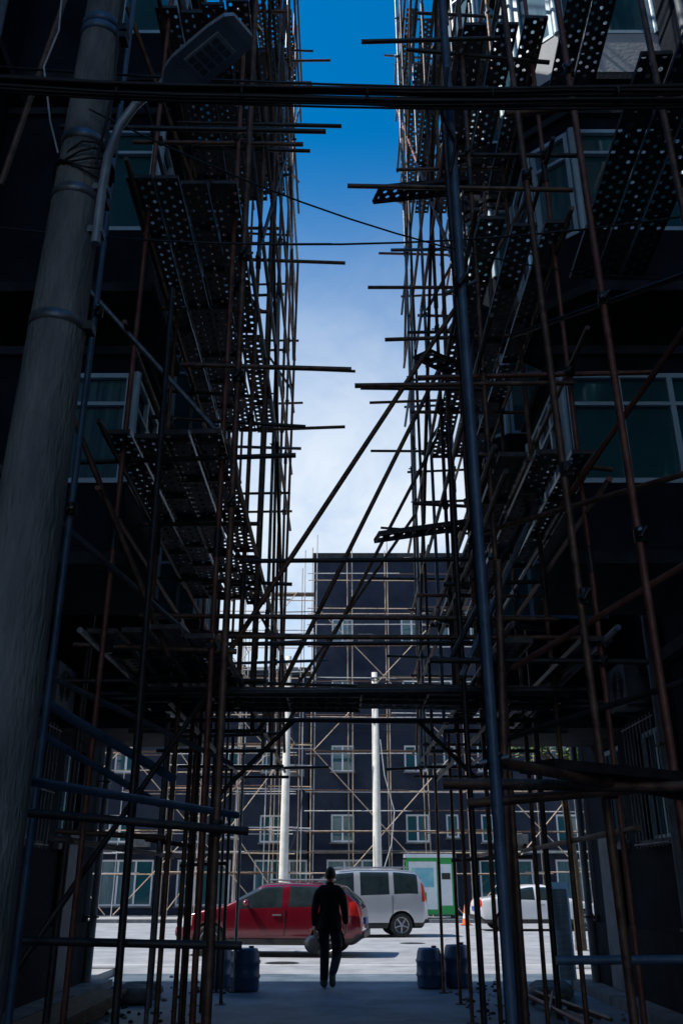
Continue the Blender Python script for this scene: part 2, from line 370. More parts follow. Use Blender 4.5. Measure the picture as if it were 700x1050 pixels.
def side_scaffold(s_,xi,xo,name,decks,x_extra,low):
    e=empty(name); tb=MB(); pk=Planks()
    Ys=[6.9,8.5,10.1,11.7,13.3,14.7]
    H=20.5
    cols={}
    for y in Ys:
        for x in (xi,xo):
            xx=x+R.uniform(-.05,.05); yy=y+R.uniform(-.1,.1); lx=R.uniform(-.12,.12); ly=R.uniform(-.1,.1)
            k=pick(); seg=H+R.uniform(-1,1)
            z0=3.05 if (x==xi and y>8) else 0
            tb.tube((xx+lx*z0/seg,yy+ly*z0/seg,z0),(xx+lx,yy+ly,seg),TR,k)
            if z0:
                xl=xi+s_*low+R.uniform(-.05,.05)
                tb.tube((xl,yy,0),(xl,yy,3.6),TR,pick()); tb.box((xl-.07,yy-.07,.008),(xl+.07,yy+.07,.016),'dark')
                tb.tube((xi-s_*.15,yy+.05,3.08),(xo+s_*.5,yy+.05,3.08),TR,'dark')
            else: tb.box((xx-.07,yy-.07,.008),(xx+.07,yy+.07,.016),'dark')
            cols[(x,y)]=(xx,yy,lx/seg,ly/seg)
            for zz in (R.uniform(4,5),R.uniform(8,11),R.uniform(14,16)):
                tb.tube((xx+lx*zz/seg,yy+ly*zz/seg,zz-.12),(xx+lx*zz/seg,yy+ly*zz/seg,zz+.12),TR+.008,'dark')
    for y in (9.3,12.5,14.2):
        xx=xi-s_*R.uniform(-.05,.10)
        tb.tube((xx,y,3.2),(xx+R.uniform(-.15,.15),y+R.uniform(-.2,.2),R.uniform(11,20)),TR,pick())
    zs=[(1.85,0)]
    for d,_,_ in decks: zs+= [(d-.06,1),(d+1.1,0)]
    for z,isdeck in sorted(zs):
        for x in (xi,xo):
            off=TR*2*(1 if x==xi else -1)*(-s_)
            if x==xi and z<2.5: off=s_*(low+.05)
            z1=z+R.uniform(-.06,.06)
            if not isdeck and R.random()<.35: continue
            k=pick(); y=Ys[0]-R.uniform(.2,.9)
            while y<14.6:
                L=R.uniform(4,6); y2=min(y+L,15.0+R.uniform(0,.5))
                tb.tube((x+off,y,z1+R.uniform(-.04,.04)),(x+off,y2,z1+R.uniform(-.04,.04)),TR,k); y=y2-.2
                k=pick()
        for y in Ys:
            if R.random()<(.1 if isdeck else .6): continue
            ext=R.choice((.08,.1,.15,.25,.4,.6,.8)); eo=R.uniform(.1,.9)
            if z<2.5: ext=-low
            cx,cy,ax,ay=cols[(xi,y)]
            zz=z+.05+R.uniform(-.16,.16); tilt=R.uniform(-.06,.06)
            yy=cy+ay*z+TR*2
            tb.tube((xo+s_*eo,yy,zz+tilt),(xi-s_*ext,yy+R.uniform(-.1,.1),zz-tilt),TR,pick())
            for x in (xi,xo): 
                if z>2.5: coupler(tb,(cols[(x,y)][0]+cols[(x,y)][2]*z,yy-TR,zz))
    for (ya,yb,za,zb) in ((12.3,7,6.5,13.5),(8,15.0,8,18),(15.0,10,3.5,9.5),(14.8,9,11,19)):
        xx=xi-s_*TR*2.2; tb.tube((xx,ya,za),(xx,yb,zb),TR,pick())
    for y in Ys[1::2]:
        for z,_,_ in decks[1:]:
            if R.random()<.5: tb.tube((xi+R.uniform(-.1,.1),y+.06,z+.1),(xo+s_*.4,y+.06,z+2.3),TR,pick())
    for d,ya,yb in decks:
        pk.deck(min(xi,xo)-(.12 if s_<0 else -.0),max(xi,xo)+(.12 if s_>0 else .0),ya,yb,d,miss=.06)
    for a in x_extra: tb.tube(*a)
    tb.obj('tubes',e); pk.obj('perforated_planks',e)
    return e

LE=[
 ((-.73,5.5,0),(-.78,5.55,9.6),TR,'rust'),
 ((-1.78,5.4,0),(-1.86,5.45,9.5),TR,'bluep'),
 ((-1.62,4.6,1.98),(-.72,6.4,1.93),TR,'bluep'),
 ((-2.4,4.9,1.9),(-.55,5.5,1.78),TR,'dark'),
 ((-2.6,5.5,4.35),(-1.1,8.0,3.35),TR,'galv'),
 ((-2.7,5.6,3.1),(-1.0,8.3,2.5),TR,'galv'),
 ((-2.7,5.3,3.0),(-1.4,7.6,2.3),TR*1.6,'bluep'),
 ((-2.6,5.3,2.75),(-1.5,7.6,2.1),TR*1.2,'bluep'),
 ((-2.3,6.0,5.3),(-1.4,7.0,3.2),TR,'rust'),
 ((-1.45,6.8,5.82),(.09,6.85,5.8),TR,'rust'),
 ((-2.6,6.1,7.95),(-.15,6.3,8.1),TR,'dark'),
 ((-1.9,7.6,9.6),(.0,7.7,9.65),TR,'dark'),
 ((-1.3,9.4,9.1),(.05,9.5,9.12),TR,'rust'),
 ((-1.1,11.9,9.0),(.22,12,9.0),TR,'dark'),
 ((-1.2,10.8,7.3),(.05,10.8,7.35),TR,'rust'),
 ((-2.6,5.2,6.4),(-2.3,5.3,9.5),TR,'rust'),
 ((-2.5,5.7,1.2),(-.6,5.9,1.15),TR,'dark'),
 ((-1.25,5.6,0),(-1.45,6.2,6.2),TR,'dark'),
 ((-1.55,9.3,0),(-1.55,9.3,4.),TR,'rust'),((-1.75,12.5,0),(-1.75,12.5,4.),TR,'dark'),
 ((-2.9,9.9,0),(-2.9,9.9,4.8),TR*1.7,'dark'),((-2.5,13.0,0),(-2.5,13.0,4.8),TR*1.7,'dark'),
 ((-2.7,6.3,0.),(-1.0,7.7,3.3),TR,'dark'),
 ((-2.2,6.3,9.8),(-1.2,8.2,7.6),TR,'rust'),
 ((-2.4,6.6,6.6),(-1.0,7.0,5.1),TR,'galv'),
]
RE=[
 ((.62,3.65,0),(.60,3.65,7.2),TR,'bluep'),
 ((1.41,4.8,0),(1.26,4.8,8.4),TR,'rust'),
 ((1.70,4.6,0),(1.62,4.6,8.2),TR,'rustred'),
 ((2.36,4.7,0),(2.30,4.7,8.4),TR,'rust'),
 ((.5,4.5,1.95),(2.6,4.45,1.92),TR*1.1,'rust'),
 ((.62,4.55,1.86),(2.1,4.5,1.98),TR,'rust'),
 ((.62,3.72,1.96),(1.9,5.1,1.94),TR,'rust'),
 ((1.2,5.5,1.1),(2.8,5.4,1.12),TR,'bluep'),
 ((.06,6.85,7.95),(2.3,6.8,7.85),TR,'rust'),
 ((.12,6.9,5.66),(2.1,6.85,5.66),TR,'rust'),
 ((.2,8.0,6.3),(1.5,8.0,6.28),TR,'dark'),
 ((.35,9.6,8.8),(1.6,9.6,8.8),TR,'rust'),
 ((.2,6.3,9.3),(1.6,6.3,9.35),TR,'dark'),
 ((.45,12.3,8.6),(1.7,12.3,8.65),TR,'rust'),
 ((2.7,4.7,3.6),(1.3,6.6,3.0),TR,'rustred'),
 ((2.9,5.0,4.1),(1.2,7.4,4.4),TR,'rust'),
 ((2.8,4.9,5.6),(1.9,7.0,4.5),TR,'rustred'),
 ((2.6,4.5,5.2),(1.6,6.9,6.2),TR,'dark'),
 ((3.0,5.2,2.9),(1.2,6.9,2.5),TR,'dark'),
 ((.95,6.9,3.0),(1.9,7.6,4.9),TR,'galv'),
 ((1.5,8.5,0),(1.55,8.5,4.),TR,'dark'),((1.75,10.5,0),(1.75,10.5,4.),TR,'rust'),((1.05,7.4,0),(1.0,7.3,5.5),TR,'dark'),
 ((1.0,5.9,0),(.92,5.95,8.0),TR,'dark'),
 ((.85,5.2,0),(1.0,5.3,3.4),TR,'rust'),
 ((2.6,12.0,0),(2.6,12.0,4.8),TR*1.6,'dark'),
 ((2.7,4.6,7.6),(3.2,8.0,8.4),TR,'dark'),
 ((1.2,4.8,6.7),(2.9,5.0,7.1),TR,'rust'),
]
eL=side_scaffold(-1,-1.0,-1.9,'scaffolding',[(3.35,6.8,9.5),(5.0,6.55,11.0),(7.6,6.5,11.4),(10.2,6.6,9.4),(12.8,9.2,12),(15.4,11.5,14.6),(18.0,12.5,14)],LE,.6)
eR=side_scaffold(1,1.3,2.05,'scaffolding',[(3.3,7.0,10.5),(4.8,6.6,11.6),(7.3,6.55,11.4),(9.9,6.6,9.4),(12.5,9.2,12),(15.1,11.5,14.6),(17.7,12.5,14)],RE,.25)
# gantry joining both sides
e=empty('scaffolding'); tb=MB(); pk=Planks()
for a in [((1.36,7.8,7.4),(-1.2,8.2,3.3),.027,'rust'),((1.45,9.4,7.9),(-.9,9.7,3.0),.027,'rust'),((1.4,11.0,7.4),(-.75,11.2,3.2),TR,'rust'),
  ((1.1,12.2,6.6),(-.75,12.4,3.9),TR,'rust'),
  ((-1.9,8.0,3.82),(2.05,8.05,3.8),TR,'rust'),((-1.7,8.15,3.66),(2.4,8.2,3.66),TR,'rust'),((-2.0,9.4,3.9),(1.9,9.4,3.92),TR,'dark'),
  ((-2.2,8.1,3.1),(2.3,8.1,3.14),TR*1.3,'dark'),((-2.0,9.5,3.1),(2.3,9.5,3.1),TR,'dark'),((-2,10.9,3.35),(2.1,10.9,3.3),TR,'rust'),
  ((-1.8,12.3,4.1),(1.9,12.3,4.0),TR,'dark'),((-1.2,13.7,5.1),(1.7,13.7,5.1),TR,'rust'),
  ((-1.0,8.1,4.4),(1.3,8.1,4.42),TR,'dark'),((.9,7.2,3.2),(1.9,7.9,5.0),TR,'dark'),((-1.3,9.5,2.3),(-.5,9.5,3.1),TR,'dark'),((1.5,9.5,2.4),(.8,9.5,3.1),TR,'dark'),
  ((-1.6,8.2,3.05),(-1.6,15.0,3.05),TR,'dark'),((1.55,8.2,3.05),(1.55,15.0,3.05),TR,'dark')]: tb.tube(*a)
for yy in (8.35,8.62,8.9,9.17):
    pk.plank((-2.0,yy,3.2),(.2,yy,3.19),.24); pk.plank((.15,yy,3.23),(2.2,yy,3.2),.24)
pk.plank((.35,7.0,8.0),(1.3,7.3,8.4),.24); pk.plank((.35,8.3,4.75),(1.9,8.6,5.1),.24)
pk.plank((.9,8.4,7.0),(1.35,8.9,7.1),.24)
pk.plank((2.4,4.8,7.35),(2.5,7.5,7.35),.24);pk.plank((2.66,4.6,7.35),(2.76,7.5,7.35),.24);pk.plank((2.92,4.6,7.38),(3.02,7.5,7.35),.24)
pk.plank((2.4,5.4,9.9),(2.5,7.6,9.9),.24);pk.plank((2.66,5.4,9.9),(2.76,7.6,9.9),.24)
pk.plank((.9,4.2,2.02),(2.3,5.0,2.0),.24)
for p in ((.62,3.69,1.96),(.61,3.68,4.3),(1.4,4.78,1.95),(1.36,4.8,3.8),(1.66,4.6,4.9),(1.7,4.58,1.93),(-.74,5.5,1.8),(-.75,5.5,3.9),(-.76,5.52,6.0),(-1.8,5.4,3.8),(1.31,4.8,6.1),(1.64,4.6,6.9),(.61,3.67,5.6),
          (-.75,5.52,4.9),(-1.8,5.42,5.4),(1.38,4.8,3.0),(1.68,4.6,3.3)): coupler(tb,p)
tb.obj('tubes',e); pk.obj('perforated_planks',e)

# street side scaffold on far buildings
def far_scaffold(name,x0,x1,y,H,hs=1.75,step=1.75,H2=None):
    e=empty(name); tb=MB(); n=int((x1-x0)/step)
    r=.024
    for row,yy in enumerate((y,y-1.0)):
        for i in range(n+1):
            x=x0+i*step+R.uniform(-.12,.12)
            tb.tube((x,yy,.12),(x+R.uniform(-.08,.08),yy,H+R.uniform(-.3,.9)),r,R.choice(('lit','lit','litw')),6)
        z=1.9
        while z<H:
            for dz in ((0,) if row==0 else (0,.85)):
                if dz and R.random()<.5: continue
                x=x0-.4
                while x<x1:
                    L=R.uniform(4,6.2); zz=z+dz+R.uniform(-.05,.05)
                    tb.tube((x,yy-.05,zz),(min(x+L,x1+.5),yy-.05,zz+R.uniform(-.05,.05)),r,R.choice(('lit','litw','rust')),6); x+=L-.2
            z+=hs
    for i in range(0,n,1):
        z=1.9
        while z<H:
            x=x0+i*step; tb.tube((x,y-1.3,z-.08),(x,y+.5,z-.08),r,'rust',6); z+=hs
    for a in range(0,n-3,4):
        x=x0+a*step
        for z in (0.2,7.2):
            if z+7>H+1: continue
            tb.tube((x,y-1.1,z),(x+4*step*.95,y-1.1,z+7),r,'lit',6); tb.tube((x+4*step*.95,y-1.15,z),(x,y-1.15,z+7),r,'lit',6)
    tb.obj('tubes',e)
    pk=MB(); z=3.7
    while z<H:
        x=x0
        while x<x1:
            if R.random()<.5: pk.box((x,y-.9,z),(x+3,y-.35,z+.04),'wood')
            x+=3.1
        z+=hs*2
    pk.obj('boards',e)
far_scaffold('scaffolding',-1.3,26,43.2,17.6)
far_scaffold('scaffolding',-24,-2.6,43.4,13.5)
far_scaffold('scaffolding',-7.4,-1.8,40.9,15.6,1.75,1.4)

# ------------------------------------------------------------------ near utility pole + lamp
e=empty('utility_pole',(0,0,0)); mb=MB()
mb.lathe([(.19,0),(.185,.5),(.15,3.8),(.112,6.7),(.095,8.6),(.0,8.62)],(-1.5,3.9,0),'pole',28)
for z in (5.05,5.45,6.35,6.42,4.2):
    rr=.185-(z-.5)*.0118+.0; mb.lathe([(rr-.01,-.03),(rr+.008,-.03),(rr+.008,.03),(rr-.01,.03)],(-1.5,3.9,z),'bluep' if z>6 else 'galv',24)
    mb.box((-1.5+rr-.01,3.86,z-.025),(-1.5+rr+.05,3.94,z+.025),'dark')
for i in range(5):
    pts=[]
    for j in range(13):
        t=j/12*math.pi*2; pts.append((-1.5+.15*math.cos(t)+.01*i,3.9+.15*math.sin(t),5.2+.05*math.sin(t*2+i)+i*.03))
    mb.path(pts,.006,'cable',5)
mb.path([(-1.66,3.8,7.0),(-1.72,3.75,6.5),(-1.69,3.72,6.2),(-1.74,3.72,5.9),(-1.66,3.75,5.5),(-1.6,3.78,5.3)],.006,'cablew',5)
mb.path([(-1.35,3.8,6.9),(-1.36,3.78,6.3),(-1.33,3.78,5.8),(-1.37,3.76,5.2)],.008,'cable',5)
mb.obj('pole_shaft',e)
e=empty('street_lamp'); mb=MB()
DZ=-.24
arm=[(-1.34,3.84,4.95),(-1.34,3.83,5.3),(-1.33,3.82,5.55),(-1.28,3.80,5.76),(-1.2,3.78,5.9),(-1.1,3.74,5.97),(-.98,3.68,5.99)]
arm=[(x,y,z+DZ) for x,y,z in arm]
for a,b in zip(arm[:-1],arm[1:]): mb.tube(a,b,.026,'lamp',12)
for a in arm[1:-1]: mb.lathe([(0,-.026),(.018,-.018),(.026,0),(.018,.018),(0,.026)],a,'lamp',10)
for z in (4.8,5.1): mb.box((-1.42,3.82,z-.02),(-1.31,3.9,z+.02),'galv')
mb.obj('arm',e)
mb=MB(); d=Vector((.5,-.34,.10)).normalized(); sd=d.cross(Vector((0,0,1))).normalized(); up=sd.cross(d); o=Vector((-1.06,3.74,5.96+DZ))
def HP(a,b,c): return tuple(o+d*a+sd*b+up*c)
secs=[(0,.035,.03,-.02),(.08,.05,.045,-.03),(.15,.10,.055,-.03),(.22,.12,.06,-.03),(.50,.125,.055,-.03),(.60,.115,.04,-.03),(.64,.08,.02,-.02)]
rings=[]
for a,w,h,l in secs: rings.append([HP(a,-w,l),HP(a,-w,l+.03),HP(a,-w*.75,h),HP(a,w*.75,h),HP(a,w,l+.03),HP(a,w,l)])
vs=[p for r in rings for p in r]; fs=[]
for i in range(len(rings)-1):
    for j in range(6):
        k=(j+1)%6; fs.append((i*6+j,i*6+k,(i+1)*6+k,(i+1)*6+j))
fs.append(tuple(range(6))); fs.append(tuple(range(len(vs)-6,len(vs)))[::-1])
mb.mesh(vs,fs,'lamp')
mb.box((.27,-.075,-.042),(.52,.075,-.032),'lens',HP)
for i in range(4):
    for j in range(3):
        a=.285+i*.058; b=-.065+j*.047; mb.box((a,b,-.05),(a+.04,b+.035,-.0425),'lampd',HP)
for i in range(6): mb.box((.22+i*.045,-.08,.052),(.228+i*.045,.08,.085),'lamp',HP)
mb.obj('lamp_head',e)

# cables
mb=MB()
def sag(p,q,s,n=18,w=0):
    p=Vector(p);q=Vector(q); return [tuple(p.lerp(q,i/n)+Vector((0,0,-s*4*(i/n)*(1-i/n)+w*math.sin(i*1.7))) ) for i in range(n+1)]
for i in range(16):
    a=R.uniform(-.04,.04); b=R.uniform(-.03,.05); c=R.uniform(-.07,.07)
    mb.path(sag((-3.95,3.5+a,5.72+b),(3.95,3.55+a*.5,5.62+c*1.4),.22+R.uniform(-.04,.04),18,R.uniform(0,.008)),R.choice((.007,.01,.012,.014)),'cable',6)
for i in range(6):
    x=-1.9+i*.68; mb.lathe([(.04,-.008),(.046,-.008),(.046,.008),(.04,.008)],(x,3.53,5.46),'cable',10,Matrix.Rotation(math.pi/2,4,'Y'))
mb.path(sag((-1.45,3.75,5.6),(3.95,6,6.3),.55),.006,'cable',5)
mb.path(sag((-3.95,5,6.1),(3.95,5.3,6.5),.5),.008,'cable',5)
mb.path(sag((-1.45,3.78,6.7),(3.95,3.2,6.3),.25),.006,'cable',5)
mb.path(sag((-3.95,4.4,6.9),(3.95,3.9,6.0),.2),.008,'cable',5)
mb.path([(.60,3.6,5.75),(.55,3.6,5.4),(.62,3.6,5.2),(.58,3.62,5.0)],.01,'cable',5)
mb.obj('overhead_cable')

# far poles
for i,(x,y,h) in enumerate(((-2.4,39.4,11.0),(1.5,39.6,10.3))):
    mb=MB(); yy=y
    mb.lathe([(.21,.1),(.2,1),(.13,h),(0,h+.02)],(x,yy,0),'polelit',16)
    for z in (h-.3,h-.9,h-2.2): mb.box((x-.18,yy-.18,z),(x+.18,yy+.18,z+.06),'galv')
    mb.box((x-.55,yy-.2,h-.7),(x+.55,yy-.13,h-.63),'galv')
    for dx in (-.5,0,.5): mb.lathe([(.0,.12),(.035,.1),(.045,.06),(.03,.04),(.045,.02),(.03,0)],(x+dx,yy-.165,h-.63),'framew',8)
    mb.path([(x+.2,yy-.22,h-3),(x+.35,yy-.25,h-4.5),(x+.75,yy-.25,h-6),(x+.6,yy-.25,h-7.3),(x+.25,yy-.22,h-8.3)],.02,'cable' if i==0 else 'cablew',5)
    mb.obj('utility_pole')
mb=MB()
for dx,z in ((0,10.2),(.1,9.7),(.2,8.3),(.15,8.0)):
    mb.path(sag((-45,39.3+dx,z+.3),(-2.4,39.25+dx,z),.6),.015,'cable',5); mb.path(sag((-2.4,39.25+dx,z),(1.5,39.45+dx,z-.3),.08),.015,'cable',5); mb.path(sag((1.5,39.45+dx,z-.3),(45,39.4+dx,z),.6),.015,'cable',5)
mb.obj('overhead_cable')

# ------------------------------------------------------------------ cars
def lerp(tab,x):
    if x<=tab[0][0]: return tab[0][1]
    for (a,b),(c,d) in zip(tab[:-1],tab[1:]):
        if x<=c: return b+(d-b)*(x-a)/(c-a) if c>a else d
    return tab[-1][1]
def car(name,loc,rz,L,W,H,top,belt,wide,glassx,pillars,ws,rg,wheels,wr,paint,rails=False,bottom=.22,tailz=(.75,1.05),taill=.28,sc=1.):
    e=empty(name,loc,rz); e.scale=(sc,sc,sc)
    xs=set([0,.04,.12,.3,L-.3,L-.12,L-.04,L]); 
    for t in (top,belt): xs|={p[0] for p in t}
    for p in pillars: xs|={p[0],p[1]}
    xs|={ws[0],ws[1],rg[0],rg[1],glassx[0],glassx[1]}
    xs=sorted(xs); xx=[]
    for a,b in zip(xs[:-1],xs[1:]):
        xx.append(a); n=int((b-a)/.35)
        for i in range(1,n+1): xx.append(a+(b-a)*i/(n+1))
    xx.append(xs[-1]); f=[]
    for x in xx:
        if not f or x-f[-1]>.025: f.append(x)
    xx=f
    vs=[];fs=[];ms=[]
    keys=[paint,'carglass','trim']
    NP=8
    for x in xx:
        zt=lerp(top,x); zb=min(lerp(belt,x),zt-.03); w=lerp(wide,x)*W/2
        g=max(0,min(1,(zt-zb)/.45)); wt=w*(1-.17*g)-.02
        z0=bottom+ (.12 if x<.15 or x>L-.15 else 0)
        half=[(0,z0),(w*.9,z0),(w*.985,z0+.12),(w,(z0+zb)/2+.05),(w*.975,zb),(wt,zt-.04*(.4+g)),(wt*.72,zt-.006),(0,zt+.012)]
        vs+=[(x,-y,z) for y,z in half]+[(x,y,z) for y,z in half[1:-1]]
    m=NP*2-2
    def idx(i,j,side):
        if side==0 or j in (0,NP-1): return i*m+j
        return i*m+NP+j-1
    for i in range(len(xx)-1):
        xm=(xx[i]+xx[i+1])/2; pill=any(p[0]-.001<xm<p[1]+.001 for p in pillars)
        for side in (0,1):
            for j in range(NP-1):
                q=(idx(i,j,side),idx(i+1,j,side),idx(i+1,j+1,side),idx(i,j+1,side))
                if side==1: q=q[::-1]
                mi=0
                if j==4 and glassx[0]<xm<glassx[1] and not pill: mi=1
                if j in (5,6) and (ws[0]<xm<ws[1] or rg[0]<xm<rg[1]): mi=1
                if j in (0,1): mi=2
                fs.append(q); ms.append(mi)
    for i in (0,len(xx)-1):
        ring=[idx(i,j,0) for j in range(NP)]+[idx(i,j,1) for j in range(NP-2,0,-1)]
        fs.append(tuple(ring if i==0 else ring[::-1])); ms.append(0)
    me=bpy.data.meshes.new('body'); me.from_pydata(vs,[],fs)
    for kk in keys+['tail','head']: me.materials.append(M[kk])
    me.polygons.foreach_set('material_index',ms)
    ca=me.attributes.new('crease_edge','FLOAT','EDGE')
    for ed in me.edges:
        a,b=ed.vertices; ja=a%m; jb=b%m
        if ja==jb and ja in (4,NP+3): ca.data[ed.index].value=.6
        if ja==jb and ja in (5,NP+4): ca.data[ed.index].value=.35
    ob=bpy.data.objects.new('tmp',me); COL.objects.link(ob)
    md=ob.modifiers.new('s','SUBSURF'); md.levels=2; md.render_levels=2
    cut=MB()
    for wx in wheels:
        for sd in (-1,1): cut.tube((wx,sd*(W/2+.2),wr),(wx,sd*(W/2-.28),wr),wr+.055,'black',28)
    co=cut.obj('cut')
    bo=ob.modifiers.new('b','BOOLEAN'); bo.operation='DIFFERENCE'; bo.object=co; bo.solver='EXACT'
    dg=bpy.context.evaluated_depsgraph_get(); nm=bpy.data.meshes.new_from_object(ob.evaluated_get(dg))
    bpy.data.objects.remove(ob); bpy.data.objects.remove(co)
    if len(nm.materials)<6: nm.materials.append(M['trim'])
    for p in nm.polygons:
        c=p.center; p.use_smooth=True
        if p.material_index==0:
            if tailz[0]<c.z<tailz[1] and c.x<taill and abs(c.y)>W*.33: p.material_index=3
            if .58<c.z<.78 and c.x>L-.42 and abs(c.y)>W*.28: p.material_index=4
            if c.z<.42 and c.x>L-.2: p.material_index=2
            if c.z<.40 and c.x<.2: p.material_index=2
            for wx in wheels:
                if math.hypot(c.x-wx,c.z-wr)<wr+.06 and abs(c.y)<W/2-.03: p.material_index=2
    bod=bpy.data.objects.new('body',nm); COL.objects.link(bod); bod.parent=e
    mb=MB()
    for wx in wheels:
        for sd in (-1,1):
            y=sd*(W/2-.115); T=Matrix.Rotation(-sd*math.pi/2,4,'X')
            mb.lathe([(wr*.62,-.1),(wr*.9,-.1),(wr,-.07),(wr,.07),(wr*.93,.1),(wr*.66,.1),(wr*.64,.06)],(wx,y,wr),'black',28,T)
            mb.lathe([(wr*.66,.098),(wr*.62,.1),(wr*.58,.05),(wr*.56,-.02),(0,-.03)],(wx,y,wr),'rim',28,T)
            mb.lathe([(wr*.14,.02),(wr*.14,.085),(0,.09)],(wx,y,wr),'rim',12,T)
            for s in range(5):
                a=s*2*math.pi/5+.3
                p=T@Vector((wr*.1*math.cos(a),wr*.1*math.sin(a),.06)); q=T@Vector((wr*.62*math.cos(a),wr*.62*math.sin(a),.07))
                c=Vector((wx,y,wr)); mb.tube(c+p,c+q,.03,'rim',6,.024)
    mb.obj('wheels',e)
    mb=MB(); hy=W/2
    for sd in (-1,1):
        mx=ws[0]-.25 if ws[0]>L/2 else ws[0]
        zb=lerp(belt,mx)
        mb.lathe([(0,-.09),(.05,-.07),(.075,0),(.05,.07),(0,.09)],(ws[0]+.25,sd*(hy+.07),zb+.1),paint,12,Matrix.Rotation(math.pi/2,4,'X'))
        mb.tube((ws[0]+.25,sd*(hy-.06),zb+.04),(ws[0]+.24,sd*(hy+.02),zb+.08),.02,'trim')
        for p in pillars:
            xc=(p[0]+p[1])/2; a,b=sorted((sd*(hy*lerp(wide,xc)-.02),sd*(hy*lerp(wide,xc)+.002)))
            mb.box((xc-.006,a,bottom+.2),(xc+.006,b,lerp(belt,xc)-.04),'trim')
            if xc>wheels[0]+.35: mb.box((xc+.07,min(a,b)+(.0 if sd<0 else .01),lerp(belt,xc)-.16),(xc+.26,max(a,b)+.012,lerp(belt,xc)-.13),'rim')
        a,b=sorted((sd*(hy-.03),sd*(hy+.008)))
        mb.box((wheels[0]+wr+.1,a,bottom+.02),(wheels[1]-wr-.1,b,bottom+.13),'trim')
        if rails: mb.tube((rg[1]+.3,sd*hy*.74,H+.045),(ws[0]-.2,sd*hy*.74,H+.045),.018,'rim')
    mb.box((-.02,-.26,.62),(.0,.26,.76),'plate'); mb.box((-.025,-.7,.38),(.01,.7,.5),'trim')
    mb.box((L-.02,-.26,.42),(L+.012,.26,.56),'plate')
    mb.box((L-.03,-.45,.6),(L+.004,.45,.74),'trim')
    mb.obj('fittings',e)
    return e
car('parked_car',(.56,22.0,0),math.radians(180-7),4.15,1.78,1.47,
 top=[(0,.62),(.02,.9),(.1,1.05),(.22,1.18),(.48,1.40),(.9,1.46),(1.6,1.48),(2.2,1.45),(3.0,1.02),(3.3,.98),(3.85,.84),(4.08,.68),(4.15,.5)],
 belt=[(0,.6),(.1,.95),(.5,1.0),(2.9,.93),(3.3,.85),(3.9,.74),(4.15,.45)],
 wide=[(0,.86),(.15,.95),(.5,1),(3.5,.99),(3.95,.9),(4.15,.72)],
 glassx=(.42,2.75),pillars=[(.78,.88),(1.62,1.72)],ws=(2.25,2.98),rg=(.12,.46),wheels=(.75,3.3),wr=.32,paint='red',rails=True,tailz=(.8,1.08),sc=1.03)
car('minivan',(2.52,29.9,0),math.radians(180+7),4.5,1.75,1.8,
 top=[(0,.6),(.02,1.0),(.07,1.25),(.16,1.6),(.35,1.76),(.9,1.81),(2.0,1.82),(2.75,1.76),(3.55,1.12),(3.8,1.04),(4.3,.88),(4.45,.7),(4.5,.5)],
 belt=[(0,.6),(.1,1.12),(.5,1.14),(3.3,1.04),(3.8,.92),(4.3,.78),(4.5,.45)],
 wide=[(0,.9),(.12,.97),(.5,1),(3.8,.98),(4.3,.88),(4.5,.72)],
 glassx=(.3,3.35),pillars=[(1.0,1.1),(2.0,2.12)],ws=(2.85,3.52),rg=(.05,.2),wheels=(.8,3.55),wr=.32,paint='silver',rails=True,tailz=(.95,1.4),taill=.2,sc=1.05)
car('parked_car',(4.55,33.2,0),math.radians(4),4.5,1.76,1.46,
 top=[(0,.6),(.03,.9),(.15,1.02),(.7,1.08),(1.3,1.36),(1.8,1.45),(2.4,1.45),(3.2,1.02),(3.5,.97),(4.1,.84),(4.4,.66),(4.5,.5)],
 belt=[(0,.6),(.1,.92),(.7,1.0),(3.1,.92),(3.6,.86),(4.2,.74),(4.5,.45)],
 wide=[(0,.84),(.15,.93),(.5,1),(3.8,.98),(4.3,.88),(4.5,.72)],
 glassx=(.95,3.0),pillars=[(1.95,2.05)],ws=(2.45,3.15),rg=(.75,1.25),wheels=(.9,3.6),wr=.32,paint='white',taill=.12)

# ------------------------------------------------------------------ kiosk, cone, barrels, tree, misc
e=empty('recycling_kiosk',(3.75,40.4,.13)); mb=MB()
mb.box((-1.0,-.4,.15),(1.0,.4,2.35),'green'); mb.box((-1.08,-.5,2.352),(1.08,.5,2.5),'kwhite')
mb.box((-.92,-.425,.35),(.25,-.402,2.2),'kwhite'); mb.box((.4,-.42,.5),(.88,-.402,2.1),'kwhite')
mb.box((-.8,-.432,1.2),(.12,-.427,1.95),'kblue'); mb.box((-.8,-.432,.6),(-.2,-.427,1.0),'green'); mb.box((.46,-.427,1.5),(.82,-.422,1.75),'trim')
for x in (-.9,.9):
    for y in (-.3,.3): mb.box((x-.05,y-.05,0),(x+.05,y+.05,.148),'dark')
mb.obj('cabinet',e)
mb=MB(); c=(4.75,37.0,0)
mb.box((c[0]-.2,c[1]-.2,.012),(c[0]+.2,c[1]+.2,.04),'orange'); mb.lathe([(.15,.04),(.115,.25)],c,'orange',16); mb.lathe([(.115,.25),(.085,.42)],c,'framew',16); mb.lathe([(.085,.42),(.03,.75),(0,.75)],c,'orange',16)
mb.obj('traffic_cone')
